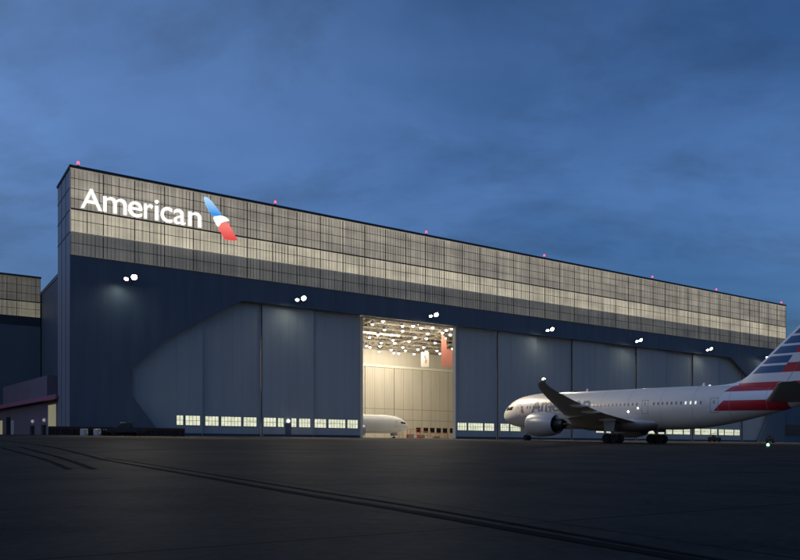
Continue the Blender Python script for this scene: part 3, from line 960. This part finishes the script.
def cart(s, k, w, hgt, m, label):
    r = empty('tool_cart', hangar_pt(s, k, .1), YAW)
    mb = MB(); mb.box(0, w, 0, .8, .2, hgt); mb.box(-.03, w+.03, -.03, .83, hgt+.002, hgt+.06); mb.build('cabinet', m, r)
    mb = MB()
    for i in range(4): mb.box(.06, w-.06, -.02, -.003, .28+(hgt-.3)*i/4, .28+(hgt-.3)*(i+.82)/4)
    mb.build('drawers', M['steel'], r)
    for x in (.15, w-.15):
        mb = MB(); mb.lathe([(-.05,.1),(.05,.1)], (x,.2,.1), (0,1,0), 12, 0, True, True); mb.build('castor', M['rubber'], r)
    tag(r, label, 'tool cart', 'tool carts on the hangar floor')
stand(84, 38, 3.0, 2.9, M['red_paint'], 'red railed work stand just right of the white airliner nose')
stand(92, 44, 2.6, 2.6, M['orange_paint'], 'orange railed work stand in the middle of the hangar floor')
stand(103, 52, 3.2, 2.4, M['red_paint'], 'red railed work stand under the dark windows of the rear wall')
stand(74, 30, 2.4, 2.4, M['orange_paint'], 'orange railed work stand beneath the white airliner nose')
cart(88, 40, 1.8, 1.5, M['red_paint'], 'red tool cart between the two left work stands')
cart(97, 46, 2.0, 1.4, M['orange_paint'], 'orange tool cart near the middle of the hangar floor')
cart(80, 33, 1.6, 1.4, M['red_paint'], 'red tool cart under the nose of the white airliner')
cart(111, 54, 2.2, 1.6, M['pale'], 'pale tool cart at the right end of the hangar floor')
cart(107, 50, 1.8, 1.5, M['black'], 'black tool cart right of the rear work stand')

# ------------------------------------------------------------------ second hangar at the left edge
h2 = empty('hangar', hangar_pt(3.6, 52, 0), YAW)
tag(h2, 'lower neighbouring hangar at the left edge, dim glowing panels over a dark wall', 'hangar')
W2 = 60.0; T2 = 32.6
MB().box(-W2, 0, 0, 20, 0, 22.6).build('front_wall', M['old_wall'], h2)
MB().box(-W2, 0, .5, 20, 22.65, T2-.3).build('roof_box', M['grey_side'], h2)
MB().box(-W2-.1, .1, -.3, 20, T2-.29, T2).build('coping', M['dark_trim'], h2)
mbd = MB(); mbd.box(-W2, -.02, .2, .49, 22.65, 24.5); mbd.build('dark_band', M['dark_trim'], h2)
clad_tier('bright_cladding', h2, 24.52, 27.48, M['clad_old_mid'], -W2, 0, .2, 2, 4.3, True, rib=.8)
clad_tier('upper_cladding', h2, 27.5, T2-.31, M['clad_old_top'], -W2, 0, .2, 3, 4.3, rib=.8)

# annex with canopy
dA = Vector((-.642, .767)); dA.normalize(); nA = Vector((-dA.y, dA.x)) * 1.0
if nA.dot(Vector((0,-1))) < 0: nA = -nA                # outward, towards the camera side
A0 = Vector((-53.5, 117.0))
an = empty('annex', (A0.x, A0.y, BASE), math.atan2(dA.y, dA.x))
tag(an, 'low annex, pink light put into its wall and canopy edge colour, between the two hangars', 'building')
# local: x along dA, y to the left of dA; outward side = -y or +y
sgn = 1 if Vector((-dA.y, dA.x)).dot(nA) > 0 else -1
def ab(mb, x0, x1, y0, y1, z0, z1, mi=0):
    a, b = sorted((sgn*y0, sgn*y1)); return mb.box(x0, x1, a, b, z0, z1, mi)
mb = MB(); ab(mb, -5, 40, -3.0, 0, 0, 5.7); mb.build('wall', M['pink_lit_wall'], an)
mb = MB(); ab(mb, 6.5, 37, -3.2, -.25, 6.35, 10.1); mb.build('upper_wall', M['pink_lit_wall'], an)
mb = MB(); ab(mb, -4.5, 41, -2.9, 1.3, 5.75, 6.1); mb.build('canopy', M['pink_lit_wall'], an)
mb = MB(); ab(mb, -4.5, 41, 1.31, 1.45, 5.65, 6.33); mb.build('canopy_edge', M['pink_lit_fascia'], an)
def a_x(px, z=0):      # distance along the annex wall seen at px
    u = (px-400)/F
    return (u*A0.y-A0.x)/(dA.x-u*dA.y)
mb = MB(); ab(mb, a_x(56), a_x(48.5), .003, .06, 1.6, 5.1); mb.build('doorway', M['lit_door'], an)
mb = MB(); ab(mb, a_x(10.5), a_x(6.5), .003, .05, .6, 4.1); mb.build('dark_doorway', M['black'], an)
mb = MB(); ab(mb, a_x(2.5), a_x(-6), .003, .06, .8, 3.6); mb.build('window', M['lit_door'], an)
mb = MB(); ab(mb, a_x(14), a_x(11.2), .003, .05, .8, 3.4); mb.build('pale_panel', M['pale'], an)
proto_w = None
for px, lab in ((45.0, 'nearer the yellow lit doorway'), (33.5, 'farther from the yellow lit doorway')):
    x = a_x(px)
    p = A0 + dA*x + nA*.15
    if proto_w is None:
        r = proto_w = empty('service_post', (p.x, p.y, BASE), math.atan2(dA.y, dA.x))
        mb = MB(); mb.box(-.55, .55, -.3, .3, 0, 1.9); mb.box(-.62,.62,-.36,.36,1.902,2.0); mb.build('cabinet', M['green_box'], r)
        mb = MB(); mb.tube((0,0,2.0),(0,0,2.5),.06); mb.build('post', M['steel'], r)
        mb = MB(); mb.lathe([(0,.02),(.08,.2),(.3,.26),(.5,.17),(.56,.02)], (0,0,2.5), (0,0,1), 12, 0)
        mb.build('globe', mat('pale_globe', (.6,.55,.6), .4, emit=(1,.85,.9), estr=.22), r, True)
    else: r = copy_tree(proto_w)
    r.location = (p.x, p.y, BASE)
    tag(r, 'dark green cabinet with a pale globe lamp on top, ' + lab, 'lamp post', 'globe topped cabinets beside the annex')

# ------------------------------------------------------------------ low fence, pickup, drums at the left foot
fn = empty('fence', hangar_pt(-3.2, -2.6, -.07), YAW)
tag(fn, 'long low dark fence with rusty top rail at the left foot of the hangar', 'fence')
mb = MB(); mb.box(0, 18.6, -.06, .06, .78, 1.2); mb.build('top_rail', M['rust'], fn)
mb = MB(); mb.box(0, 18.6, -.03, .03, .30, .42); mb.build('lower_rail', M['black'], fn)
mb = MB(); mb.box(0, 18.6, .075, .12, .05, 1.05); mb.build('mesh_panel', M['black'], fn)
for i in range(27):
    x = .1+i*(18.4/26)
    mb = MB(); mb.box(x-.08, x+.08, -.14, -.062, -.05, 1.0); mb.build('post', M['rust'] if i % 3 else M['black'], fn)

def pickup(loc, rz, label):
    r = empty('pickup_truck', loc, rz)
    body = M['black']
    prof = [(-2.6,.55),(2.6,.5),(2.65,.95),(1.25,1.1),(.55,1.75),(-.75,1.78),(-.95,1.12),(-2.6,1.1)]
    MB().prism(prof, 'y', -.92, .92).build('body', mat('truck_paint', (.02,.022,.03), .3), r)
    for sy in (-1,1):
        mb = MB(); mb.prism([(1.05,1.15),(.5,1.68),(-.66,1.70),(-.78,1.15)], 'y', sy*.923, sy*.935); mb.build('side_window', M['dark_glass'], r)
    mb = MB(); mb.add([(1.22,-.8,1.13),(1.22,.8,1.13),(.6,.74,1.74),(.6,-.74,1.74)], [(0,1,2,3)]); 
    o = mb.build('windscreen', M['dark_glass'], r); o.location = (.02,0,.01)
    for x in (-1.7, 1.7):
        for sy in (-.86,.86):
            mb = MB(); mb.lathe([(-.12,.12),(-.12,.34),(-.08,.4),(.08,.4),(.12,.34),(.12,.12)], (x,sy,.4), (0,1,0), 18, 0, True, True); mb.build('wheel', M['rubber'], r, True)
    for sy in (-.7,.7):
        mb = MB(); mb.box(2.63,2.70,sy-.16,sy+.16,.75,.92); mb.build('headlight', M['pale'], r)
    mb = MB(); mb.box(.0,.5,-.5,.5,1.79,1.93); mb.build('light_bar', M['pale'], r)
    mb = MB(); mb.box(-2.4,-.98,-.935,-.923,.9,.98); mb.build('side_stripe', M['green_box'], r)
    return tag(r, label, 'pickup truck')
p = hangar_pt(6.3, -4.6); pickup((p.x, p.y, gz(p.x,p.y)), YAW+math.pi, 'black pickup truck parked in front of the low fence')
proto_d = None
for s, lab in ((1.0, 'left one of the pair'), (2.7, 'right one of the pair, nearer the truck')):
    p = hangar_pt(s, -4.3)
    if proto_d is None:
        r = proto_d = empty('drum', (0,0,0), .2)
        mb = MB(); mb.lathe([(0,.42),(.02,.5),(.3,.5),(.32,.54),(.36,.54),(.38,.5),(.85,.5),(.9,.42)], (0,0,0), (0,0,1), 22, 0, True, True); mb.build('barrel', M['pale'], r, True)
        mb = MB(); mb.lathe([(.9,.44),(.97,.44),(1.0,.40)], (0,0,0), (0,0,1), 22, 0, True, True); mb.build('lid', M['green_box'], r, True)
    else: r = copy_tree(proto_d)
    r.location = (p.x, p.y, gz(p.x,p.y))
    tag(r, 'pale round drum standing before the low fence, ' + lab, 'drum', 'pale drums by the low fence')

# ------------------------------------------------------------------ tugs and lamp at the right
def tug(px, Z, rz, label):
    x = (px-400)/F*Z
    r = empty('tow_tractor', (x, Z, gz(x, Z)), rz)
    mb = MB(); mb.prism([(-1.5,.35),(1.5,.35),(1.5,1.0),(.5,1.1),(.35,.9),(-.5,.9),(-.6,1.25),(-1.5,1.15)], 'y', -.75, .75); mb.build('body', M['black'], r)
    mb = MB(); mb.box(-.45,.1,-.35,.35,.905,1.05); mb.box(-.5,-.38,-.35,.35,1.06,1.6); mb.build('seat', M['rubber'], r)
    mb = MB()
    for sx in (-.7,.55):
        for sy in (-.68,.68): mb.bar((sx,sy,1.05),(sx*.9,sy,1.9),.06)
    mb.box(-.75,.6,-.74,.74,1.9,1.97); mb.build('roof_frame', M['black'], r)
    for sx in (-.95,.95):
        for sy in (-.68,.68):
            mb = MB(); mb.lathe([(-.13,.1),(-.13,.3),(-.09,.35),(.09,.35),(.13,.3),(.13,.1)], (sx,sy,.35), (0,1,0), 16, 0, True, True); mb.build('wheel', M['rubber'], r, True)
    tag(r, label, 'tow tractor', 'tow tractors by the hangar doors')
tug(714.5, 178, YAW, 'black tow tractor in front of the lit door windows behind the airliner')
tug(770, 178, YAW+.4, 'black tow tractor behind the small green ground light')

gp = ground_pt(768, 447.6)
gl = empty('ground_light', gp)
tag(gl, 'small green glowing light on the apron under the airliner tail', 'ground light')
MB().lathe([(0,.2),(.05,.2),(.08,.07),(.18,.07)], (0,0,0), (0,0,1), 16, 0, True, True).build('base', M['dark_trim'], gl)
MB().lathe([(.18,.13),(.30,.15),(.42,.1),(.46,.01)], (0,0,0), (0,0,1), 16, 0, True, True).build('lens', M['green_glow'], gl, True)

# far terminal block beyond the right end of the hangar
fb = empty('terminal_building', (176, 330, BASE), .1)
tag(fb, 'far dark low building beyond the right end of the hangar, under the airliner tail', 'building')
MB().box(-45, 120, 0, 40, 0, 19).build('wall', M['navy_wall'], fb)
MB().box(-45.5, 120.5, -.5, 40.5, 19.01, 20).build('roof', M['dark_trim'], fb)
mb = MB()
mb.box(-40, 115, -.08, -.003, 4, 9)
mb.build('window_band', M['dark_glass'], fb)

# ------------------------------------------------------------------ sky and sun
SUN_EL, SUN_ROT = math.radians(3.0), math.radians(215)
w = bpy.data.worlds.new('World'); SC.world = w; w.use_nodes = True
t = NT(w); bg = t.n['Background']
sky = t.new('ShaderNodeTexSky', sky_type='NISHITA'); sky.sun_disc = False
sky.sun_elevation = SUN_EL; sky.sun_rotation = SUN_ROT
sky.air_density = 1.0; sky.dust_density = .3; sky.ozone_density = 6.0
co = t.coords('Generated')
sep = t.new('ShaderNodeSeparateXYZ'); t.l.new(co, sep.inputs[0])
zz = t.math('ADD', t.math('MAXIMUM', sep.outputs[2], 0.0), .32)
cv = t.new('ShaderNodeCombineXYZ')
t.l.new(t.math('DIVIDE', sep.outputs[0], zz), cv.inputs[0]); t.l.new(t.math('DIVIDE', sep.outputs[1], zz), cv.inputs[1])
warp = t.new('ShaderNodeTexNoise'); t.l.new(cv.outputs[0], warp.inputs['Vector']); warp.inputs['Scale'].default_value = .8; warp.inputs['Detail'].default_value = 3
wv = t.new('ShaderNodeVectorMath', operation='MULTIPLY_ADD'); t.l.new(warp.outputs['Color'], wv.inputs[0])
wv.inputs[1].default_value = (.5,.5,0); t.l.new(cv.outputs[0], wv.inputs[2])
n1 = t.noise(t.mapping(wv.outputs[0], (1.6,2.4,1), (3.1,1.7,0), (0,0,.35)), 1.7, 9, .6)
n2 = t.noise(t.mapping(wv.outputs[0], (1.3,1.9,1), (8.1,4.7,0), (0,0,.25)), .8, 6, .55)
# thin cloud veil catching the last light, brighter towards the afterglow on the left
side = t.math('MULTIPLY', t.math('MULTIPLY', sep.outputs[0], sep.outputs[2]), -1.2)
low = t.math('MULTIPLY', t.math('SUBTRACT', 1.0, t.math('MULTIPLY', sep.outputs[2], 2.2), clamp=True), .10)
f = t.math('ADD', t.math('ADD', t.math('MULTIPLY_ADD', n2, 1.4, -.10), side), low)
f = t.math('MINIMUM', t.math('MAXIMUM', f, .22), 1.25)
veil = t.mix(f, (0,0,0,1), (1.22,2.25,4.65,1))
veil.node.clamp_factor = False
c = t.mix(1.0, sky.outputs[0], veil, 'ADD')
dark = t.ramp(n1, [(.48,(0,0,0)),(.68,(1,1,1))])
c = t.mix(t.math('MULTIPLY', dark, .62), c, t.mix(1.0, c, (.66,.60,.55,1), 'MULTIPLY'))
hz = t.math('SUBTRACT', 1.0, t.math('MULTIPLY', sep.outputs[2], 3.0), clamp=True)
c = t.mix(hz, c, t.mix(1.0, c, (.98,.80,.68,1), 'MULTIPLY'))
c = t.mix(1.0, c, (.98,.95,.92,1), 'MULTIPLY')
t.l.new(c, bg.inputs['Color'])
bg.inputs['Strength'].default_value = .1
L = bpy.data.lights.new('sun', 'SUN'); L.energy = .12; L.angle = math.radians(25); L.color = (1,.86,.74)
so = bpy.data.objects.new('sun', L); COL.objects.link(so)
az = SUN_ROT; el = SUN_EL + math.radians(4)
dirv = Vector((math.sin(az)*math.cos(el), math.cos(az)*math.cos(el), math.sin(el)))   # towards the afterglow
so.rotation_euler = dirv.to_track_quat('Z', 'Y').to_euler(); so.location = (0,-30,60)

# ------------------------------------------------------------------ camera and output
cam = bpy.data.cameras.new('camera'); cam.sensor_width = 36; cam.lens = F/800*36
cam.shift_y = 170/800; cam.clip_start = .1; cam.clip_end = 6000
co_ = bpy.data.objects.new('camera', cam); COL.objects.link(co_)
co_.location = (0,0,EYE); co_.rotation_euler = (math.pi/2, 0, 0)
SC.camera = co_
SC.view_settings.view_transform = 'Standard'; SC.view_settings.look = 'None'
SC.view_settings.exposure = 0; SC.view_settings.gamma = 1
SC.view_settings.use_curve_mapping = False
SC.cycles.use_denoising = True
SC.cycles.max_bounces = 6
SC.cycles.sample_clamp_indirect = 6.0
SC.cycles.caustics_reflective = False; SC.cycles.caustics_refractive = False
